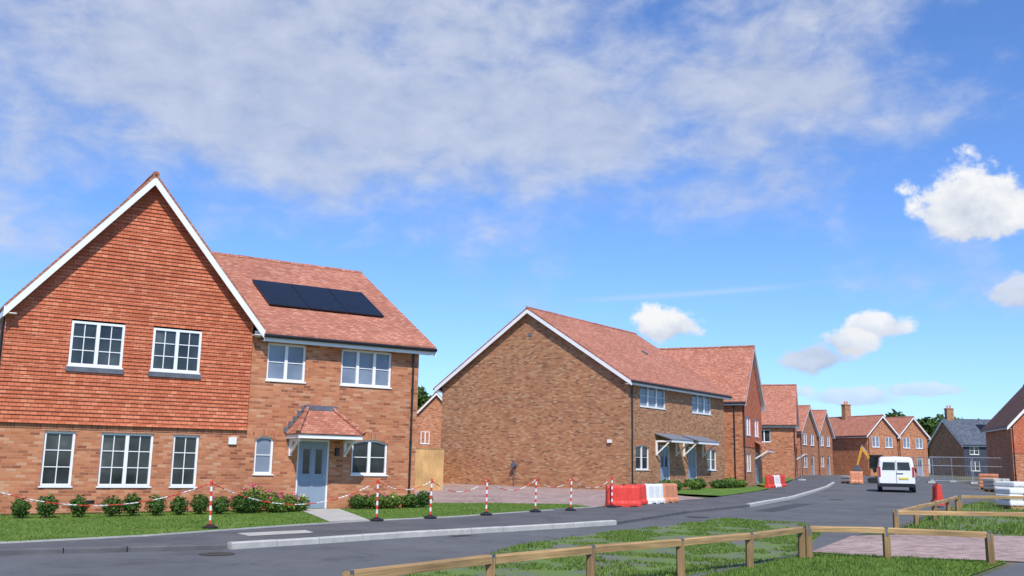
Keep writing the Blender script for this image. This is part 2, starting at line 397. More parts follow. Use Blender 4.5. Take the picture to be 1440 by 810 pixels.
while z<ZG:
    z1=z+c
    def hw(zz): return half+.03 if zz<=ZEG else max(0,half*(1-(zz-ZEG)/(ZG-ZEG)))
    a0,a1=hw(z),hw(z1)
    lx=.18 if z<ZE else 0
    fy=-.09 if k==0 else -.07; ty=-.045
    fy+=random.uniform(-.004,.004)
    segs=[(xm-a0-lx,xm+a0,xm-a1-lx,xm+a1)]
    for w in upg:
        if z+.05>w[2] and z+.05<w[3]:
            ns=[]
            for s_ in segs:
                if s_[0]<w[0]<s_[1]:
                    ns.append((s_[0],w[0],s_[2],w[0])); ns.append((w[1],s_[1],w[1],s_[3]))
                else: ns.append(s_)
            segs=ns
    for b0,b1,t0,t1 in segs:
        hg.poly([(b0,fy,z),(b1,fy,z),(t1,ty,z1),(t0,ty,z1)])
        hg.poly([(b0,ty,z),(b1,ty,z),(b1,fy,z),(b0,fy,z)])
    z=z1;k+=1
for w in upg:
    hg.obox((w[0]-.0,-.06,w[2]),(-.02,0,0),(0,.1,0),(0,0,w[3]-w[2])); hg.obox((w[1],-.06,w[2]),(.02,0,0),(0,.1,0),(0,0,w[3]-w[2]))
hg.poly([(XM+.03,-.08,2.4),(XM+.03,0,2.4),(XM+.03,0,ZE),(XM+.03,-.05,ZE)])
for (a,b_,c_,d_) in upg:
    h.window((0,-.06),(1,0),a,b_,c_,d_,cols=2,rows=2,barx=2,rec=.0)
    h.part("lead_sill",'lead').box(a-.05,b_+.05,-.10,-.03,c_-.16,c_-.04)
for (a,b_,c_,d_),(cc,bx) in zip(low[:3],((1,2),(2,1),(1,2))):
    h.window((0,0),(1,0),a,b_,c_,d_,cols=cc,rows=2 if cc==1 else 0,barx=bx)
fr=h.part("window_frames",'white')
for xx in (-5.52,-4.87): fr.box(xx-.011,xx+.011,.07,.09,.91,2.16)
for zz in (1.33,1.75):
    fr.box(-5.79,-5.24,.0705,.09,zz-.011,zz+.011); fr.box(-5.15,-4.60,.0705,.09,zz-.011,zz+.011)
for (a,b_,c_,d_) in low[:3]: h.soldier((0,0),(1,0),a,b_,d_,.17)
h.window((0,0),(1,0),*low[3],cols=1,rows=1,barx=1,gm='glass2'); h.window((0,0),(1,0),*low[4],cols=2,rows=1,barx=1)
for w in (low[3],low[4]): h.arch((0,0),(1,0),w[0],w[1],w[3],'brick1')
h.window((0,0),(1,0),*up2[0],cols=2,rows=1,barx=1,gm='glass2'); h.window((0,0),(1,0),*up2[1],cols=3,rows=1,barx=1,gm='glass2')
h.door((0,0),(1,0),-.52,.46,.13,2.2)
h.part("brick_band",'soldier').box(XW,XM,-.015,-.003,2.28,2.39)
cx=.08
ca=h.part("porch_canopy",'roof'); F0=2.34; T0=3.12; hwid=1.0; tw=.38; pj=1.0
A=[(cx-hwid,-pj,F0),(cx+hwid,-pj,F0),(cx+tw,-.02,T0),(cx-tw,-.02,T0)]
ca.poly(A); ca.poly([(cx+hwid,-pj,F0),(cx+hwid,0,F0),(cx+tw,-.02,T0)]); ca.poly([(cx-hwid,0,F0),(cx-hwid,-pj,F0),(cx-tw,-.02,T0)])
ca.poly([(p[0],p[1],F0-.02) for p in [(cx-hwid,-pj),(cx-hwid,0),(cx+hwid,0),(cx+hwid,-pj)]])
for sg in (-1,1):
    for k in range(4):
        p=Vector((cx+sg*hwid,-pj,F0+.03)).lerp(Vector((cx+sg*tw,-.05,T0+.02)),k/4); q=Vector((cx+sg*hwid,-pj,F0+.03)).lerp(Vector((cx+sg*tw,-.05,T0+.02)),(k+.97)/4)
        ca.tube(p,q,.07,.055)
ld=h.part("canopy_flashing",'lead'); ld.obox((cx-tw-.1,-.14,T0-.08),(2*tw+.2,0,0),(0,.13,0),(0,0,.14))
for sg in (-1,1):
    for k in range(5):
        t=k/5; ld.obox((cx+sg*(tw+.05+(hwid-tw)*t),-.03,T0-(T0-F0)*t-.12),(sg*.125,0,0),(0,.027,0),(0,0,.17))
cf=h.part("canopy_frame",'fascia'); cf.box(cx-hwid+.03,cx+hwid-.03,-pj+.03,-pj+.07,F0-.13,F0-.021)
for xx in (cx-hwid+.03,cx+hwid-.07): cf.box(xx,xx+.04,-pj+.07,-.003,F0-.13,F0-.021)
cf.box(cx-hwid+.07,cx+hwid-.07,-pj+.07,-.003,F0-.10,F0-.08)
for xx in (cx-hwid+.12,cx+hwid-.2):
    cf.box(xx,xx+.08,-.085,-.003,F0-.62,F0-.13); cf.box(xx,xx+.08,-.72,-.085,F0-.22,F0-.131)
    cf.obox((xx+.01,-.085,F0-.58),(.06,0,0),(0,-.55,.37),(0,.0,.08))
h.pipe(3.08,-.06,.1,ZE-.1); h.pipe(XW-.06,.15,.1,ZE-.1)
L=math.hypot(1,sl); up=Vector((0,1/L,sl/L)); nr=Vector((0,-sl/L,1/L))
so=h.part("solar_panels",'solar'); sf=h.part("solar_frame",'black')
base=Vector((0,0,ZE+.1+.14))
for i in range(3):
    x0=-1.1+i*1.29
    p=base+up*1.75+Vector((x0,0,0))+nr*.05
    sf.obox(p,Vector((1.27,0,0)),up*2.15,nr*.035); q=p+Vector((.02,0,0))+up*.02+nr*.037
    so.poly([q,q+Vector((1.23,0,0)),q+Vector((1.23,0,0))+up*2.11,q+up*2.11])
h.part("porch_light",'black').box(.62,.72,-.12,-.003,1.75,1.98)
h.part("air_vents",'black').box(-2.6,-2.38,-.012,-.003,.42,.5)
h.part("air_vents",'black').box(-6.1,-5.88,-.012,-.003,.42,.5)
h.part("alarm_box",'whitep').box(-2.55,-2.33,-.06,-.003,2.0,2.2)
h.done()

# ---- house 2
h=House("brick_house",5.8,48.1,36)
W=11.4; D=11.9; ZE=5.92; ZR=9.75
ups=[(1.23,4.03,4.6,5.72),(7.2,9.7,4.6,5.72)]
lows=[(.76,2.16,1.47,2.68),(3.35,4.45,.42,2.72),(6.6,7.7,.42,2.72),(9.0,10.29,1.5,2.68)]
h.wall("walls",'brick2',(0,0),(1,0),W,-.2,ZE,ups+lows)
h.wall("walls",'brick2',(0,D),(0,-1),D,-.2,ZE); h.wall("walls",'brick2',(W,0),(0,1),D,-.2,ZE); h.wall("walls",'brick2',(W,D),(-1,0),W,-.2,ZE)
h.gable_tri("walls",'brick2',0,W,0,D,ZE,ZR,'x')
h.gable_roof(0,W,0,D,ZE,ZR,'x',e=.35,v=.3)
for w in ups: h.window((0,0),(1,0),*w,cols=3,rows=1,gm='glass2'); 
for w in (lows[0],lows[3]): h.window((0,0),(1,0),*w,cols=2,rows=1); h.arch((0,0),(1,0),w[0],w[1],w[3],'brick2')
for w in lows[1:3]:
    h.door((0,0),(1,0),*w)
for c0,c1 in ((2.75,5.25),(5.9,8.5)):
    h.part("door_canopy",'canopygrey').obox((c0,-1.0,2.98),(c1-c0,0,0),(0,.995,.3),(0,0,.05))
    h.part("canopy_frame",'fascia').box(c0+.03,c1-.03,-.98,-.94,2.86,2.975)
    for xx in (c0+.1,c1-.18):
        cf=h.part("canopy_frame",'fascia'); cf.box(xx,xx+.08,-.09,-.003,2.2,2.95); cf.obox((xx+.01,-.09,2.25),(.06,0,0),(0,-.7,.6),(0,0,.09)); cf.box(xx,xx+.08,-.93,-.09,2.87,2.96)
h.pipe(.3,-.07,.3,ZE-.1)
h.part("wall_lamp",'whitep').obox((-.12,.9,2.75),(.11,0,0),(0,.22,0),(0,0,.16))
h.part("boiler_flue",'darkmetal').tube((-.01,6.75,1.55),(-.25,6.75,1.6),.12,.14,n=12); h.part("boiler_flue",'darkmetal').tube((-.12,6.75,.1),(-.12,6.75,1.5),.03,n=8)
h.part("gable_vent",'lead').obox((-.02,5.8,8.35),(.017,0,0),(0,.25,0),(0,0,.15))
h.part("roof_vent",'darkmetal').obox((7.5,3.0,ZE+3.0*(ZR-ZE)/(D/2)+.1),(.3,0,0),(0,.3,.19),(0,0,.12))
h.done()

def gablefront(name,x,y,az,w,dep,z0,ze,zr,upper='hang',lowm='brick1',roof='roof',wins=True,leftwins=False,porch=False,barge=.22):
    h=House(name,x,y,az)
    zb=z0+2.45
    fw=[]
    if wins:
        fw=[(w*.16,w*.40,z0+.9,z0+2.1),(w*.62,w*.80,z0+.05,z0+2.15)]
        uw=[(w*.16,w*.40,z0+3.2,z0+4.4),(w*.60,w*.84,z0+3.2,z0+4.4)]
    else: uw=[]
    oy=-.03 if upper!=lowm else 0
    h.wall("walls",lowm,(0,0),(1,0),w,z0-.8,zb,fw); h.wall("upper_wall",upper,(0,oy),(1,0),w,zb,ze,uw)
    lw=[(dep*.2,dep*.2+1.1,z0+3.2,z0+4.3)] if leftwins else []
    h.wall("walls",lowm,(0,dep),(0,-1),dep,z0-.8,ze,[(dep-a1,dep-a0,b0,b1) for a0,a1,b0,b1 in lw])
    h.wall("walls",lowm,(w,0),(0,1),dep,z0-.8,ze); h.wall("walls",lowm,(w,dep),(-1,0),w,z0-.8,ze)
    for a0,a1,b0,b1 in lw: h.window((0,dep),(0,-1),dep-a1,dep-a0,b0,b1,cols=2,rows=0)
    h.gable_tri("upper_wall",upper,0,w,oy,dep,ze,zr,'y',ends=(1,0)); h.gable_tri("walls",lowm,0,w,0,dep,ze,zr,'y',ends=(0,1))
    h.gable_roof(0,w,0,dep,ze,zr,'y',e=.3,v=.3,mat=roof,bargew=barge)
    if wins:
        h.window((0,0),(1,0),*fw[0],cols=2,rows=1); h.door((0,0),(1,0),*fw[1])
        for u in uw: h.window((0,-.03),(1,0),*u,cols=2,rows=1,gm='glass2')
    if porch:
        c0,c1=fw[1][0]-.35,fw[1][1]+.35
        h.part("door_canopy",roof).obox((c0,-1.0,z0+2.3),(c1-c0,0,0),(0,.96,.55),(0,0,.07))
        h.part("canopy_frame",'fascia').box(c0+.03,c1-.03,-.98,-.94,z0+2.18,z0+2.295)
        for xx in (c0+.05,c1-.13): h.part("canopy_frame",'fascia').obox((xx,-.05,z0+1.7),(.08,0,0),(0,-.8,.5),(0,0,.09))
    h.pipe(.12,-.08,z0,ze-.1)
    return h
def chimney(h,x,y,z0,z1,w=.9,d=.6):
    c=h.part("chimney",'brick2'); c.box(x,x+w,y,y+d,z0,z1); c.box(x-.05,x+w+.05,y-.05,y+d+.05,z1+.002,z1+.12)
    for k in range(2): h.part("chimney_pots",'orange').tube((x+w*(.3+.4*k),y+d/2,z1+.12),(x+w*(.3+.4*k),y+d/2,z1+.5),.11,.09,n=10)

h=gablefront("brick_house",14.7,62,24,6.8,12,.55,6.0,9.6,porch=True)
h.pipe(-.08,.5,.5,5.8); h.done()
h=gablefront("brick_house",25.4,88,18.5,6.4,10,.85,5.8,9.3,porch=True,leftwins=True); h.done()
h=gablefront("brick_house",29.5,100,30,7.4,9,1.0,5.6,8.2,upper='brick1',lowm='brick1'); h.done()
h=gablefront("brick_house",33.6,107.4,30,7.4,9,1.1,5.6,8.2,upper='brick1',lowm='brick1'); h.done()
h=gablefront("brick_house",40.7,112,65,4.6,8.5,1.15,5.8,7.9,upper='brick1',lowm='brick1')
chimney(h,1.9,5.2,7,9.4); h.done()
h=gablefront("brick_house",45.05,114.05,65,4.6,8.5,1.15,5.8,7.9,upper='brick1',lowm='brick1'); h.done()
h=House("slate_roof_house",56.2,122,86); W=7;D=8.5;ze=5.2;zr=8.3
ups=[(.8,2.0,3.9,4.9),(3.2,4.4,3.9,4.9)]; lws=[(.8,2.0,1.9,3.1),(3.3,4.3,1.25,3.2)]
h.wall("walls",'clad',(0,0),(1,0),W,.5,ze,ups+lws); h.wall("side_walls",'brick2',(0,D),(0,-1),D,.5,ze); h.wall("side_walls",'brick2',(W,0),(0,1),D,.5,ze); h.wall("side_walls",'brick2',(W,D),(-1,0),W,.5,ze)
h.gable_tri("side_walls",'brick2',0,W,0,D,ze,zr,'x'); h.gable_roof(0,W,0,D,ze,zr,'x',mat='slate')
for u in ups+lws[:1]: h.window((0,0),(1,0),*u,cols=2,rows=1)
h.door((0,0),(1,0),*lws[1]); chimney(h,.3,4.0,7.6,9.7)
s2=(zr-ze)/(D/2); L=math.hypot(1,s2); up=Vector((0,1/L,s2/L)); nr=Vector((0,-s2/L,1/L)); p=Vector((3.6,0,ze+.14))+up*2.4+nr*.04
h.part("solar_panels",'solar').obox(p,Vector((2.4,0,0)),up*1.6,nr*.05)
h.done()
h=gablefront("brick_house",40.3,79,104,7.0,9,.75,5.6,9.3,roof='roofbrown',barge=.3); h.done()
h=gablefront("brick_house",-9.0,90,82,4.4,8,.9,5.7,8.0,upper='brick1',lowm='brick1',wins=False)
h.window((0,0),(1,0),.9,1.7,3.4,4.5,cols=2,rows=1,rec=-.02); h.done()

# ------------------------------------------------------------------ ground sheets
def sheet(name,pts,dz,mat):
    mb=MB([MT[mat]])
    area=sum(pts[i][0]*pts[(i+1)%len(pts)][1]-pts[(i+1)%len(pts)][0]*pts[i][1] for i in range(len(pts)))
    if area<0: pts=pts[::-1]
    mb.poly([(x,y,g(x,y)+dz) for x,y in pts]); 
    o=mb.obj(name)
    bm=bmesh.new(); bm.from_mesh(o.data); bmesh.ops.triangulate(bm,faces=bm.faces); bm.to_mesh(o.data); bm.free()
    return o
mb=MB([MT['ground']])
ys=[-400,0,125,400,2500]; 
for a,b_ in zip(ys[:-1],ys[1:]): mb.poly([(-2000,a,g(0,a)),(2000,a,g(0,a)),(2000,b_,g(0,b_)),(-2000,b_,g(0,b_))])
mb.obj("ground")
kerb=[(-22,9.5),(-14,13.4),(-8.3,16.4),(-6.5,17.2),(-5,17.95),(-3.7,19.3),(-2.3,20.9),(-.2,22.9),(1.5,24.6),(2.7,25.9),(3.6,27.7),(5.5,31.5),(8.7,36.4),(12.4,43.9),(16,52.6),(19.8,62),(24,73.5),(29,90),(35,112)]
inner=[(-24,11),(-16,13.4),(-8.6,17.4),(-6.9,19.2),(-4.9,22.3),(-3.5,24.2),(-1.4,26.4),(2.9,32.7),(6.3,38),(8.2,41),(13.5,52.5),(18,65),(23,80),(28,95),(33,113)]
right=[(-8,4),(-3,9),(1,12.5),(5.8,19.1),(8.0,23.3),(9.6,25.5),(12,29.5),(15.6,36.2),(20,43),(25.5,52),(33,70),(40,88),(50,112)]
sheet("road",kerb+right[::-1],.008,'asphalt'); sheet("pavement",inner+kerb[::-1],.09,'pave')
def kerbmesh(name,P,w,z0,z1,mat):
    mb=MB([MT[mat]])
    for i in range(len(P)-1):
        a,b_=Vector(P[i]),Vector(P[i+1]); L=(b_-a).length; n=max(1,int(L/.92)); d=(b_-a)/n; nn=Vector((d.y,-d.x)).normalized()*w
        for k in range(n):
            p=a+d*k; q=p+d*.985
            jz=random.uniform(-.003,.003)
            s=[[ (v.x,v.y,g(v.x,v.y)+z0),(v.x+nn.x,v.y+nn.y,g(v.x,v.y)+z0),(v.x+nn.x,v.y+nn.y,g(v.x,v.y)+z1-.02+jz),(v.x+nn.x*.8,v.y+nn.y*.8,g(v.x,v.y)+z1+jz),(v.x,v.y,g(v.x,v.y)+z1+jz)] for v in (p,q)]
            mb.loft(s)
    return mb.obj(name,recalc=True)
kerbmesh("dropped_kerb",kerb[:5],.14,-.05,.097,'pave')
kerbmesh("kerb",kerb[4:10],.16,-.05,.125,'concrete')
kerbmesh("dropped_kerb",kerb[9:13],.14,-.05,.097,'pave')
kerbmesh("kerb",kerb[12:17],.16,-.05,.125,'concrete')
def edging(P):
    mb=MB([MT['concrete']])
    for a,b_ in zip(P[:-1],P[1:]):
        a=Vector(a);b_=Vector(b_); d=b_-a; n=Vector((-d.y,d.x)).normalized()*.05
        s=[[(v.x,v.y,g(v.x,v.y)+.05),(v.x+n.x,v.y+n.y,g(v.x,v.y)+.05),(v.x+n.x,v.y+n.y,g(v.x,v.y)+.117),(v.x,v.y,g(v.x,v.y)+.117)] for v in (a,b_)]
        mb.loft(s)
    mb.obj("path_edging",recalc=True)
edging(inner[1:8])
lawnA=[(-24,11.2),(-16,13.6),(-8.6,17.45),(-6.9,19.25),(-4.9,22.35),(-3.5,24.25),(-1.4,26.45),(2.8,32.6),(2.1,34.2),(-.5,34.0),(-2.6,33.2),(-2.9,30.6),(-12.6,24.3),(-24,17)]
pathP=[(-5.95,28.3),(-4.9,28.9),(-4.1,26.6),(-3.4,24.5),(-4.2,23.6),(-5.0,25.8)]
sheet("lawn",lawnA,.10,'lawn')
sheet("planting_bed",[(-12.4,24.3),(-6.4,28.3),(-6.2,27.9),(-12.1,23.9)],.108,'soil')
sheet("garden_path",pathP,.112,'slab')
sheet("paving_slab",[(-5.45,20.2),(-4.3,21.3),(-4.0,20.7),(-5.05,19.6)],.095,'slab')
sheet("driveway",[(2.9,32.75),(6.2,37.9),(8.1,41),(6.9,45.6),(5.9,48.0),(-3.8,55.1),(-7,44),(-2.9,33.25),(-.5,34.05),(2.1,34.25)],.094,'block')
sheet("lawn",[(7.3,46),(9.4,43.8),(13.4,52.5),(15.5,58.5),(13,57.6),(6.6,48.6)],.10,'lawn')
sheet("lawn",[(15.5,60),(17.2,63.5),(22.9,80),(25,88),(22,86),(16,64)],.10,'lawn')
P2=[(-2.2,12.5),(-.9,16),(.2,19.5),(1.8,22.4),(3.9,25.4),(6.4,29.2),(8.2,27.6),(7.6,24.2),(5.7,19.3),(4.0,16.8),(1.2,13.2)]
sheet("weedy_verge",P2,.013,'weed')
sheet("block_paving",[(5.8,19.2),(8.0,23.3),(9.4,24.0),(14,24.2),(20,24.4),(20,18.5),(9.3,18.0),(6.9,18.5)],.02,'block')
P1=[(-1,9),(1.0,12.4),(5.7,18.9),(6.9,18.45),(8.9,17.9),(6.5,14.8),(4.6,9)]
sheet("grass_verge",P1,.018,'lawn')
P3=[(9.4,24.1),(11.9,29.1),(15.8,36),(20.2,42.8),(30,42.8),(30,24.6)]
sheet("grass_verge",P3,.016,'weed')
sheet("footpath",[(4.7,8),(6.6,14.7),(9.1,17.9),(20,18.4),(20,8)],.014,'asphalt')
sheet("building_site_ground",[(20.5,43),(25.8,52),(33.3,70),(40.3,88),(60,88),(60,43)],.012,'pave')
def disc(name,x,y,r,dz,mat,n=28):
    mb=MB([MT[mat]]); mb.poly([(x+r*math.cos(2*math.pi*k/n),y+r*math.sin(2*math.pi*k/n),g(x,y+r*math.sin(2*math.pi*k/n))+dz) for k in range(n)]); mb.obj(name)
disc("manhole_cover",5.6,31.0-1.5,.33,.015,'iron'); disc("manhole_cover",14.5,44,.33,.015,'iron'); disc("manhole_cover",-4.9,17.0,.3,.015,'iron')
sheet("drain_grate",[(-1.3,21.45),(-.95,21.8),(-.75,21.6),(-1.1,21.25)],.015,'iron')
sheet("road_patch",[(8.2,33.4),(11.4,39.6),(12.0,39.3),(8.8,33.1)],.0125,'patch')

# ------------------------------------------------------------------ grass blades
def pin(x,y,poly):
    c=False; j=len(poly)-1
    for i in range(len(poly)):
        xi,yi=poly[i]; xj,yj=poly[j]
        if (yi>y)!=(yj>y) and x<(xj-xi)*(y-yi)/(yj-yi)+xi: c=not c
        j=i
    return c
def blades(name,n,region,mat,hmin,hmax,dz,thr=None,w=.012,skip=None):
    vs=[];fs=[]
    x0,x1,y0,y1,poly=region
    cnt=0;tries=0
    while cnt<n and tries<n*12:
        tries+=1
        x=random.uniform(x0,x1);y=random.uniform(y0,y1)
        if not pin(x,y,poly) or (skip and pin(x,y,skip)): continue
        nv=noise.noise(Vector((x*.9,y*.9,3.1)))+.5*noise.noise(Vector((x*3,y*3,1)))
        if thr is not None and nv<thr: continue
        hh=random.uniform(hmin,hmax)*(1+.8*max(0,nv)); a=random.uniform(0,6.28); z=g(x,y)+dz
        dx,dy=math.cos(a)*w,math.sin(a)*w; lx,ly=random.gauss(0,hh*.4),random.gauss(0,hh*.4)
        i=len(vs); vs+= [(x-dx,y-dy,z),(x+dx,y+dy,z),(x+lx,y+ly,z+hh)]; fs.append((i,i+1,i+2)); cnt+=1
    me=bpy.data.meshes.new(name); me.from_pydata(vs,[],fs); me.materials.append(MT[mat]); o=bpy.data.objects.new(name,me); COL.objects.link(o)
blades("grass",34000,(-1,9,9,19,P1),'blade',.02,.06,.018,-.6,w=.009)
blades("weeds",26000,(-2.2,8.2,12.5,29.2,P2),'blade',.015,.055,.013,-.08,w=.013)
blades("weeds",20000,(9.4,30,24,42.8,P3),'blade',.04,.15,.016,-.15,w=.018)
blades("lawn_grass",30000,(-14,3,13,34,lawnA),'blade',.015,.035,.10,-.6,w=.012,skip=pathP)

# ------------------------------------------------------------------ foliage
def leafblob(mb,c,r,n,size,mi=0):
    c=Vector(c)
    for _ in range(n):
        while True:
            d=Vector((random.gauss(0,1),random.gauss(0,1),random.gauss(0,1)))
            if d.length>.01: break
        d.normalize(); rr=random.uniform(.55,1.0)**.6
        nz=1+.28*noise.noise(d*2.2+c)
        p=c+Vector((d.x*r[0],d.y*r[1],d.z*r[2]))*rr*nz
        nrm=(d+Vector((random.gauss(0,.5),random.gauss(0,.5),random.gauss(0,.5)))).normalized()
        t=nrm.orthogonal().normalized(); q=nrm.cross(t); a=random.uniform(0,6.28)
        u=(t*math.cos(a)+q*math.sin(a))*size*random.uniform(.6,1.2); w=(q*math.cos(a)-t*math.sin(a))*size*random.uniform(.4,.8)
        mb.poly([p-u,p-w,p+u,p+w],mi)
def shrub(name,x,y,r,hh,n=260,size=.05,mats=('leaf',),flowers=0,dz=.1):
    mb=MB([MT[m] for m in mats]+[MT['bark']])
    z=g(x,y)+dz; bi=len(mats)
    for k in range(5):
        a=k*1.3; mb.tube((x,y,z-.02),(x+math.cos(a)*r*.5,y+math.sin(a)*r*.5,z+hh*.7),.012,.005,n=5,mi=bi)
    leafblob(mb,(x,y,z+hh*.52),(r,r,hh*.5),n,size)
    leafblob(mb,(x,y,z+hh*.5),(r*.7,r*.7,hh*.38),n//2,size)
    for _ in range(flowers):
        a=random.uniform(0,6.28); e=random.uniform(.1,1.3); p=(x+math.cos(a)*math.cos(e)*r*1.05,y+math.sin(a)*math.cos(e)*r*1.05,z+hh*.5+math.sin(e)*hh*.6)
        leafblob(mb,p,(.04,.04,.04),6,.04,1)
    return mb.obj(name,uv=False)
for (px,py) in [(-11.3,22.9),(-10.75,23.25),(-10.2,23.6),(-9.6,24.0),(-9.2,24.3),(-8.75,24.6),(-8.3,25.0),(-7.85,25.35),(-7.45,25.6),(-7.05,25.95),(-6.75,26.2),(-11.9,22.5)]:
    shrub("box_shrub",px+random.uniform(-.06,.06),py+random.uniform(-.06,.06)+.2,random.uniform(.21,.28),random.uniform(.44,.56),420,.04)
for (x,y,r,hh,fl) in [(-7.2,26.8,.28,.42,5),(-6.85,26.95,.38,.66,16),(-6.45,27.2,.38,.55,12),(-6.2,26.7,.28,.4,6),(-5.98,27.3,.3,.45,8)]:
    shrub("rose_bush",x,y,r,hh,420,.045,('leafl','petal'),fl)
shrub("garden_shrub",-5.75,27.7,.25,.4,220,.05,('leafl','petalw'),4)
shrub("garden_shrub",-4.35,29.2,.35,.4,300,.05,('leaf',)); shrub("garden_shrub",-3.9,29.35,.38,.45,360,.05,('leafl','petal'),6)
shrub("garden_shrub",-3.45,29.75,.35,.42,340,.05,('leafl','petalw'),7); shrub("garden_shrub",-2.95,30.2,.3,.42,320,.05,('leaf',)); shrub("garden_shrub",-2.6,30.6,.26,.5,260,.05,('leaf',))
for t in [1.2,2.2,2.9,5.0,5.8,8.2,9.0,9.8,10.6,11.3]:
    d=(math.sin(math.radians(36)),math.cos(math.radians(36))); shrub("garden_shrub",5.8+d[0]*t+d[1]*1.0,48.1+d[1]*t-d[0]*1.0,random.uniform(.35,.55),random.uniform(.35,.6),240,.08,('leafl' if random.random()<.5 else 'leaf',))
def tree(name,x,y,H,R,n=2600,size=.28,seed=1):
    random.seed(seed); z=g(x,y); mb=MB([MT['treeleaf'],MT['bark']])
    mb.tube((x,y,z-.2),(x+.1,y,z+H*.45),.03*H*.9,.018*H,mi=1); mb.tube((x+.1,y,z+H*.45),(x,y+.1,z+H*.85),.018*H,.005*H,mi=1)
    cl=[]
    for k in range(11):
        a=random.uniform(0,6.28); e=random.uniform(.0,1.0); rr=R*random.uniform(.35,.8)*(1-.5*e)
        c=Vector((x+math.cos(a)*rr,y+math.sin(a)*rr,z+H*(.38+.5*e))); cl.append(c)
        mb.tube((x+.05,y,z+H*(.3+.3*e)),c,.012*H,.004*H,n=6,mi=1)
    cl.append(Vector((x,y,z+H*.88)))
    for c in cl:
        r=R*random.uniform(.3,.5); leafblob(mb,c,(r,r,r*.8),n//12,size)
    return mb.obj(name,uv=False)
tree("oak_tree",-11.5,118,9.6,3.6,2400,.35,3)
for k,(x,y,H) in enumerate([(62,165,9),(66,168,10.5),(70,164,9.5),(75,170,10),(58,172,8.5),(80,168,9),(86,166,10)]):
    tree("oak_tree",x,y,H,4.2,1700,.45,20+k)
random.seed(11)

# ------------------------------------------------------------------ fences
def railfence(name,pts,hh=.56):
    e=empty(name); mb=MB([MT['wood']]); st=MB([MT['darkmetal']]); pm=MB([MT['woodpost']])
    for (x,y) in pts:
        z=g(x,y); lx,ly=random.uniform(-.012,.012),random.uniform(-.012,.012); zt=z+hh-.03+random.uniform(-.01,.01)
        pm.loft([[(x-.055+a,y-.055+b_,zz),(x+.055+a,y-.055+b_,zz),(x+.055+a,y+.055+b_,zz),(x-.055+a,y+.055+b_,zz)] for zz,a,b_ in ((z-.2,lx,ly),(zt,0,0))])
    for (a,b_) in zip(pts[:-1],pts[1:]):
        j0,j1=random.uniform(-.008,.008),random.uniform(-.008,.008)
        A=Vector((a[0],a[1],g(*a)+hh+j0)); B=Vector((b_[0],b_[1],g(*b_)+hh+j1)); d=B-A; n=Vector((-d.y,d.x,0)).normalized(); dn=d.normalized()
        u=Vector((0,0,1)); sx=[]
        for p in (A-dn*.04,B):
            sx.append([p+n*.05-u*.09,p-n*.05-u*.09,p-n*.05-u*.01,p-n*.03+u*.012,p+n*.03+u*.012,p+n*.05-u*.01])
        mb.loft(sx)
        for q in (A,B):
            st.obox(q-n*.056-dn*.025-u*.15,dn*.05,n*.112,u*.166)
    pm.obj("posts",e,bevel=.006,recalc=True); mb.obj("rails",e,recalc=True); st.obj("straps",e)
    return e
railfence("timber_rail_fence",[(-1.6,10.2),(-.2,12.05),(1.12,13.5),(2.56,14.9),(3.93,16.3),(5.25,17.9)])
railfence("timber_rail_fence",[(5.4,18.0),(6.8,18.0),(8.36,17.4)])
railfence("timber_rail_fence",[(20,25.2),(16.5,24.9),(12.8,24.5),(9.4,24.2),(11.0,26.9),(12.7,29.7),(14.4,32.6),(16.0,35.5)])
railfence("timber_rail_fence",[(16.2,35.7),(19,36.1),(22,36.5),(25,36.9)])
railfence("timber_rail_fence",[(27,41),(24,41.5),(20.8,42),(22.5,44.8),(25,48.7),(27.5,53)])
railfence("timber_rail_fence",[(27.8,53.3),(31,53),(34.5,52.7)])
def boardfence(name,A,B,hh=1.8):
    e=empty(name); mb=MB([MT['woodfence']]); A=Vector(A);B=Vector(B); d=B-A; L=d.length; d/=L; n=Vector((-d.y,d.x)); k=0
    while k*.1<L:
        p=A+d*(k*.1); z=g(p.x,p.y); mb.obox((p.x,p.y,z),(d.x*.096,d.y*.096,0),(n.x*(.018+.006*(k%2)),n.y*(.018+.006*(k%2)),0),(0,0,hh-.04)); k+=1
    mb.obj("boards",e); pm=MB([MT['wood']]); k=0
    while k<=L:
        p=A+d*k; z=g(p.x,p.y); pm.obox((p.x+n.x*.03,p.y+n.y*.03,z),(d.x*.1,d.y*.1,0),(n.x*.1,n.y*.1,0),(0,0,hh)); k+=1.83
    pm.obj("posts",e); c=MB([MT['wood']]); z=g(A.x,A.y); z2=g(B.x,B.y); a=Vector((A.x-n.x*.02,A.y-n.y*.02,z+hh-.035)); c.obox(a,Vector((B.x-A.x,B.y-A.y,z2-z)),(n.x*.07,n.y*.07,0),(0,0,.035)); c.obj("capping",e)
boardfence("wooden_fence",(-7.4,42.6),(-3.0,44.6),1.95); boardfence("wooden_fence",(-3.0,44.65),(-3.7,54.9),1.95)

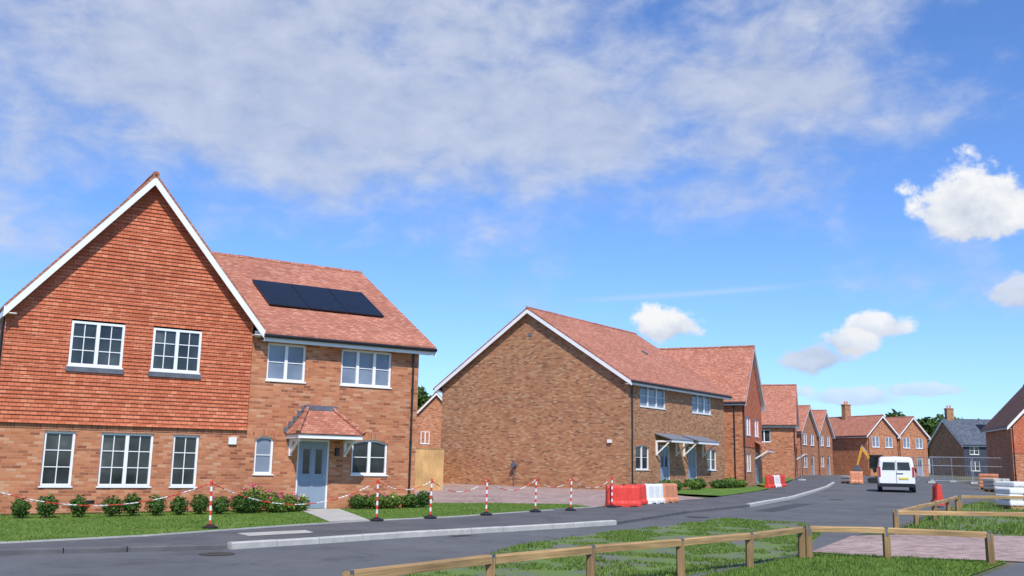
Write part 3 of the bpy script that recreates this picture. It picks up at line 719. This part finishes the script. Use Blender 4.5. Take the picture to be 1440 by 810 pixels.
# ------------------------------------------------------------------ barrier posts and chains
posts=[(-9.6,18.0),(-6.3,21.2),(-3.2,24.4),(-2,25.7),(-.6,27.4),(.8,29.3),(1.9,30.4),(3.4,32.7)]
PT=[]
for (x,y) in posts:
    z=g(x,y)+.1; e=empty("barrier_post",(x,y,z)); e.rotation_euler=(random.uniform(-.03,.03),random.uniform(-.03,.03),random.uniform(0,3)); b=MB([MT['black']])
    b.loft([[(math.cos(2*math.pi*k/20)*r,math.sin(2*math.pi*k/20)*r,zz) for k in range(20)] for r,zz in ((.17,0),(.17,.035),(.10,.06),(.04,.09))]); b.obj("base",e)
    p=MB([MT['red'],MT['whitep']])
    for k in range(9):
        p.tube((0,0,.07+k*.1),(0,0,.17+k*.1),.026,n=12,mi=k%2,caps=False)
    p.tube((0,0,.97),(0,0,1.0),.026,.012,n=12,mi=0); p.obj("post",e)
    t=MB([MT['red']]); t.tube((0,0,.95),(0,0,.985),.034,.030,n=12); t.tube((-.05,0,.94),(.05,0,.94),.008,n=6); t.obj("cap",e)
    PT.append(Vector((x,y,z))+e.rotation_euler.to_matrix()@Vector((0,0,.945)))
def chain(A,B,sag):
    mb=MB([MT['red'],MT['whitep']])
    L=(B-A).length; n=int(L/.05)
    P=[A.lerp(B,t/n)-Vector((0,0,sag*4*(t/n)*(1-t/n))) for t in range(n+1)]
    for i in range(n):
        d=(P[i+1]-P[i]); s=d.orthogonal().normalized() if i%2 else d.cross(d.orthogonal()).normalized()
        c=(i//6)%2
        mb.obox(P[i]-s*.010-d*.15,d*1.3,s*.020,d.cross(s).normalized()*.007,c)
    mb.obj("barrier_chain",uv=False)
for i,sag in zip(range(len(PT)-1),(.42,.5,.22,.3,.3,.25,.3)): chain(PT[i],PT[i+1],sag)
def wbarrier(x,y,az,mat,L=1.25,H=.7):
    e=empty("water_filled_barrier",(x,y,g(x,y)+.09),math.radians(90-az)); mb=MB([MT[mat]])
    prof=[(-.20,0),(.20,0),(.20,.12),(.14,.2),(.11,.62),(.07,.70),(-.07,.70),(-.11,.62),(-.14,.2),(-.20,.12)]
    def sec(xx,s): return [(xx,p[0]*s,p[1]*H/.7) for p in prof]
    xs=[(0,.55),(.05,.9),(.1,1),(.3,1),(.33,.86),(.5,.86),(.53,1),(L-.53,1),(L-.5,.86),(L-.33,.86),(L-.3,1),(L-.1,1),(L-.05,.9),(L,.55)]
    mb.loft([sec(a,b_) for a,b_ in xs]); mb.obj("body",e,recalc=True,bevel=.012)
    f=MB([MT['black']]); f.box(.2,.45,-.215,.215,-.0,.04); f.box(L-.45,L-.2,-.215,.215,0,.04); f.tube((L/2,0,H-.01),(L/2,0,H+.03),.05,n=12); f.obj("feet_and_cap",e)
for (x,y,az_,m_) in [(3.25,33.0,70,'red'),(4.05,34.3,38,'red'),(4.85,35.35,36,'whitep'),(5.6,36.4,33,'orange')]:
    wbarrier(x,y,az_,m_)
wbarrier(14.7,56.5,30,'red'); wbarrier(15.4,57.8,30,'whitep'); wbarrier(16.1,59.1,28,'red')
wbarrier(16.6,38.3,15,'red',1.0,.8)
wbarrier(24.6,71.5,110,'orange',.9,.85)

# ------------------------------------------------------------------ van
def van(x,y,az):
    e=empty("white_van",(x,y,g(x,y)+.01),math.radians(90-az))
    body=MB([MT['vanw']])
    S=[(0,.90,.42,1.10,1.78,.76),(.06,.95,.32,1.12,1.90,.82),(.4,.975,.30,1.12,1.96,.84),(1.5,.98,.30,1.12,1.98,.85),(2.6,.98,.30,1.12,1.97,.84),(3.3,.98,.30,1.12,1.93,.80),(3.75,.975,.30,1.12,1.70,.76),(4.15,.96,.30,1.10,1.38,.78),(4.35,.95,.30,1.05,1.20,.78),(4.75,.90,.32,.92,1.05,.74),(4.95,.80,.36,.75,.90,.62)]
    secs=[]
    for (xx,hw,zb,zm,zt,th) in S:
        L_=[(hw*.94,zb),(hw,zb+.2),(hw,zm),(hw-(hw-th)*.45,zm+(zt-zm)*.6),(th+.03,zt-.10),(th-.08,zt-.01),(0,zt+.02)]
        pts=[(xx,-a,b_) for a,b_ in L_]+[(xx,a,b_) for a,b_ in L_[::-1][1:]]
        secs.append(pts)
    body.loft(secs); body.obj("body",e,recalc=True,bevel=.02)
    gl=MB([MT['glass']])
    for s in (-1,1):
        q=[(-.012,s*.06,1.22),(-.012,s*.74,1.22),(-.004,s*.68,1.66),(-.004,s*.06,1.66)]
        gl.poly(q if s<0 else q[::-1]); 
        q=[(2.95,s*.985,1.14),(3.85,s*.985,1.14),(3.55,s*.92,1.60),(3.0,s*.92,1.68)]
        gl.poly(q if s<0 else q[::-1])
    gl.poly([(3.42,-.72,1.90),(3.42,.72,1.90),(4.12,.76,1.42),(4.12,-.76,1.42)][::-1]); gl.obj("windows",e)
    d=MB([MT['black']]); d.box(-.13,.08,-.92,.92,.30,.50); d.box(-.018,-.004,-.008,.008,.52,1.75); d.box(-.03,-.01,-.35,.0,1.02,1.06)
    for s in (-1,1):
        d.box(3.6,3.75,s*1.0 if s>0 else -1.2,s*1.2 if s>0 else -1.0,1.1,1.35)
        d.box(.9,3.3,min(s*.985,s*.995),max(s*.985,s*.995),.55,.66)
    d.obj("bumper_and_trim",e)
    l=MB([MT['lightred']]); 
    for s in (-1,1): l.box(-.02,.06,min(s*.82,s*.93),max(s*.82,s*.93),.85,1.4)
    l.obj("tail_lights",e); p=MB([MT['plate']]); p.box(-.03,-.012,-.62,-.12,.72,.83); p.obj("number_plate",e)
    w=MB([MT['rubber'],MT['steel']])
    for xx in (.95,4.05):
        for s in (-1,1):
            w.tube((xx,s*.99,.33),(xx,s*.76,.33),.34,n=24); w.tube((xx,s*.995,.33),(xx,s*.98,.33),.20,n=16,mi=1)
    w.obj("wheels",e)
van(21.6,55.2,20)

def excavator(x,y,az):
    e=empty("mini_excavator",(x,y,g(x,y)+.02),math.radians(90-az)); e.scale=(.9,.9,.9)
    t=MB([MT['rubber']])
    for s in (-.55,.55):
        prof=[(-.9,.08),(-.75,0),(.75,0),(.95,.12),(.98,.3),(.8,.45),(-.75,.45),(-.95,.3)]
        t.loft([[(a,s-.16,b_) for a,b_ in prof],[(a,s+.16,b_) for a,b_ in prof]])
    t.obj("tracks",e,recalc=True)
    b=MB([MT['yellow']]); b.box(-.95,.3,-.65,.65,.55,1.2); b.box(-.4,.4,-.3,.3,.42,.55); b.obj("upper_body",e,bevel=.06)
    c=MB([MT['black']]); 
    for xx in (-.25,.65):
        for yy in (.05,.62): c.box(xx,xx+.06,yy,yy+.06,1.2,2.3)
    c.box(-.3,.75,.0,.72,2.3,2.38); c.obj("cab_frame",e)
    g2=MB([MT['glass']]); g2.box(-.2,.65,.08,.65,1.25,2.28); g2.obj("cab_glass",e)
    a=MB([MT['yellow']])
    def arm(p,q,w,h0,h1):
        p,q=Vector(p),Vector(q); d=(q-p).normalized(); u=Vector((0,1,0)); n=d.cross(u)
        a.loft([[c_+u*w*s1+n*hh*s2 for s1,s2 in ((-1,-1),(1,-1),(1,1),(-1,1))] for c_,hh in ((p,h0),(q,h1))])
    arm((.45,-.25,.9),(1.0,-.25,2.3),.08,.11,.13); arm((1.0,-.25,2.3),(1.5,-.25,3.0),.08,.13,.10); arm((1.45,-.25,3.05),(1.9,-.25,1.5),.07,.11,.07)
    a.obj("boom_and_stick",e,recalc=True)
    s=MB([MT['steel']]); s.tube((.5,-.25,1.25),(1.0,-.25,2.1),.045); s.tube((1.1,-.25,2.65),(1.5,-.25,3.2),.04); s.obj("hydraulics",e)
    k=MB([MT['darkmetal']]); prof=[(1.85,1.5),(2.15,1.35),(2.2,1.0),(1.95,.85),(1.65,1.0),(1.75,1.3)]
    k.loft([[(a_,-.5,b_) for a_,b_ in prof],[(a_,0,b_) for a_,b_ in prof]]); k.obj("bucket",e,recalc=True)
excavator(28.7,76.5,300)

def pallet(x,y,w,d,hh,rz,mat='whitep'):
    e=empty("wrapped_pallet",(x,y,g(x,y)+.02),rz); p=MB([MT['wood']])
    for k in range(3): p.box(-w/2,w/2,-d/2+k*(d/2-.05),-d/2+k*(d/2-.05)+.1,0,.1)
    for k in range(6): p.box(-w/2+k*(w-.1)/5,-w/2+k*(w-.1)/5+.1,-d/2,d/2,.102,.125)
    p.obj("pallet",e); b=MB([MT[mat]]); nl=max(1,int(hh/.22))
    for k in range(nl):
        for i in range(2):
            o_=random.uniform(-.03,.03); b.box(-w/2+i*w/2+.01+o_,-w/2+(i+1)*w/2-.01+o_,-d/2+.03,d/2-.03,.13+k*.22,.13+(k+1)*.22-.012)
    b.obj("bags",e,bevel=.05)
for a in [(19.4,37.9,1.2,1.0,.7,.1),(20.2,39.6,1.2,1.0,1.0,.4),(21.2,38.2,1.2,1.0,1.2,.2)]: pallet(*a)
pallet(25.6,74,1.3,1.0,.5,.4,'slab'); pallet(29.5,60,1.2,1.0,.7,.3,'slab'); pallet(31,64,1.2,1.0,.9,.9,'orange')
def heras(A,B,n):
    e=empty("temporary_mesh_fence"); mb=MB([MT['steel']]); ft=MB([MT['concrete']]); A=Vector(A);B=Vector(B); d=(B-A)/n
    for i in range(n):
        p=A+d*i; q=A+d*(i+.97); z=g(p.x,p.y)+.1
        P=lambda t,zz:(p.x+(q.x-p.x)*t,p.y+(q.y-p.y)*t,z+zz)
        for a,b_ in ((P(0,0),P(0,2)),(P(1,0),P(1,2)),(P(0,2),P(1,2)),(P(0,.1),P(1,.1)),(P(0,1.3),P(1,1.3))): mb.tube(a,b_,.022,n=6)
        for k in range(1,18): mb.tube(P(k/18,.1),P(k/18,2),.006,n=3,caps=False)
        ft.box(p.x-.3,p.x+.3,p.y-.12,p.y+.12,z-.1,z+.04)
    mb.obj("panels",e,uv=False); ft.obj("feet",e)
heras((34.5,81),(44.5,80.0),3); heras((38.5,86),(36,96),4); heras((23.2,78.5),(24.5,83),2)

# ------------------------------------------------------------------ sun, sky, camera
SAZ=math.radians(172); SEL=math.radians(50)
sd=Vector((math.sin(SAZ)*math.cos(SEL),math.cos(SAZ)*math.cos(SEL),math.sin(SEL)))
L=bpy.data.lights.new("sun","SUN"); L.energy=4.7; L.angle=math.radians(.5); L.color=(1,.955,.89)
lo=bpy.data.objects.new("sun",L); COL.objects.link(lo); lo.rotation_euler=(-sd).to_track_quat('-Z','Y').to_euler()
w=bpy.data.worlds.new("World"); scene.world=w; w.use_nodes=True; nt=w.node_tree
bg=nt.nodes["Background"]; bg.inputs[1].default_value=.1
sky=N(nt,"ShaderNodeTexSky",sky_type='NISHITA'); sky.sun_disc=False; sky.sun_elevation=SEL; sky.sun_rotation=SAZ
sky.altitude=50; sky.air_density=1.0; sky.dust_density=.4; sky.ozone_density=3.0
tc=N(nt,"ShaderNodeTexCoord"); sp=N(nt,"ShaderNodeSeparateXYZ"); nt.links.new(tc.outputs["Generated"],sp.inputs[0])
X,Y,Z=sp.outputs
az=M(nt,'ARCTAN2',X,Y); el=M(nt,'ARCSINE',Z)
def comb(a,b_,c=0.0):
    n=N(nt,"ShaderNodeCombineXYZ")
    for i,v in enumerate((a,b_,c)):
        if isinstance(v,(int,float)): n.inputs[i].default_value=v
        else: nt.links.new(v,n.inputs[i])
    return n.outputs[0]
def blob(a0,e0,ra,re,amp):
    dx=M(nt,'DIVIDE',M(nt,'SUBTRACT',az,a0),ra); dy=M(nt,'DIVIDE',M(nt,'SUBTRACT',el,e0),re)
    r2=M(nt,'ADD',M(nt,'MULTIPLY',dx,dx),M(nt,'MULTIPLY',dy,dy))
    return M(nt,'MULTIPLY',M(nt,'EXPONENT',M(nt,'MULTIPLY',r2,-1.0)),amp)
def smooth(x,a,b_):
    n=N(nt,"ShaderNodeMapRange"); n.interpolation_type='SMOOTHSTEP'; n.inputs["From Min"].default_value=a; n.inputs["From Max"].default_value=b_
    nt.links.new(x,n.inputs["Value"]); return n.outputs[0]
v1=comb(az,M(nt,'MULTIPLY',el,1.7))
n1=noisetex(nt,5.0,5,.55,v1,.2); n2=noisetex(nt,17,5,.6,v1,.25)
bias=None
for a in [(-.30,.44,.50,.15,.26),(-.08,.35,.30,.07,.22),(.12,.34,.16,.06,.12),(-.45,.33,.25,.09,.12),(.45,.44,.26,.11,.17),(.02,.255,.22,.04,.08),(.15,.50,.35,.06,.06)]:
    q=blob(*a); bias=q if bias is None else M(nt,'ADD',bias,q)
val=M(nt,'ADD',M(nt,'ADD',n1,M(nt,'MULTIPLY',M(nt,'SUBTRACT',n2,.5),.42)),bias)
veil=M(nt,'MULTIPLY',smooth(val,.50,.88),.84)
skyc=mix(nt,1.0,sky.outputs[0],(1.02,1.36,1.92),'MULTIPLY')
vcs=ramp(nt,n2,[(.3,(4.6,5.3,7.0)),(.7,(6.4,6.9,8.2))])
col=mix(nt,veil,skyc,vcs)
cv=comb(az,M(nt,'MULTIPLY',el,1.15))
n3=noisetex(nt,24,6,.60,cv,.1)
def cumulus(a0,e0,ra,re,alpha=1.0,bright=1.0):
    global col
    dx=M(nt,'DIVIDE',M(nt,'SUBTRACT',az,a0),ra); dy=M(nt,'DIVIDE',M(nt,'SUBTRACT',el,e0),re)
    neg=M(nt,'MULTIPLY',M(nt,'MINIMUM',dy,0.0),.5); dy2=M(nt,'ADD',dy,neg)
    r=M(nt,'SQRT',M(nt,'ADD',M(nt,'MULTIPLY',dx,dx),M(nt,'MULTIPLY',dy2,dy2)))
    s=M(nt,'ADD',M(nt,'SUBTRACT',1.0,r),M(nt,'MULTIPLY',M(nt,'SUBTRACT',n3,.5),2.1))
    m_=M(nt,'MULTIPLY',smooth(s,.0,.38),alpha)
    sh=M(nt,'ADD',M(nt,'MULTIPLY',dy,.42),M(nt,'ADD',M(nt,'MULTIPLY',M(nt,'SUBTRACT',n3,.5),1.6),.52))
    cc=ramp(nt,sh,[(.05,(4.8*bright,5.4*bright,6.9*bright)),(.45,(7.2*bright,7.7*bright,8.6*bright)),(.8,(9.3*bright,9.4*bright,9.6*bright))])
    col=mix(nt,m_,col,cc)
cumulus(.455,.243,.060,.052); cumulus(.158,.141,.038,.024); cumulus(.362,.138,.034,.018,.95); cumulus(.335,.124,.03,.016,.9,.95); cumulus(.305,.108,.036,.022,.8,.8)
cumulus(.49,.163,.03,.018,.7,.85); cumulus(.335,.07,.05,.012,.6,.85); cumulus(.40,.077,.045,.010,.55,.9); cumulus(.27,.075,.03,.008,.5,.85)
t=M(nt,'DIVIDE',M(nt,'SUBTRACT',az,.18),.1); cl=M(nt,'ADD',M(nt,'MULTIPLY',t,.0055),.1745)
dd=M(nt,'DIVIDE',M(nt,'SUBTRACT',el,cl),.0028); lm=M(nt,'EXPONENT',M(nt,'MULTIPLY',M(nt,'MULTIPLY',dd,dd),-1.0))
tm=M(nt,'EXPONENT',M(nt,'MULTIPLY',M(nt,'POWER',M(nt,'ABSOLUTE',t),4.0),-1.0))
col=mix(nt,M(nt,'MULTIPLY',M(nt,'MULTIPLY',lm,tm),.35),col,(6.5,7.2,8.6))
nt.links.new(col,bg.inputs[0])
try:
    w.cycles.sampling_method='MANUAL'; w.cycles.sample_map_resolution=256
except Exception: pass

cam=bpy.data.cameras.new("camera"); cam.sensor_width=36; cam.lens=36*1370/1440; cam.clip_end=5000
co=bpy.data.objects.new("camera",cam); COL.objects.link(co); scene.camera=co
th=math.atan(250/1370)
R=Matrix.Rotation(math.radians(90)+th,4,'X') @ Matrix.Rotation(math.radians(1.0),4,'Z')
co.matrix_world=Matrix.Translation((0,0,1.55)) @ R
scene.view_settings.view_transform='Standard'; scene.view_settings.look='None'; scene.view_settings.exposure=0
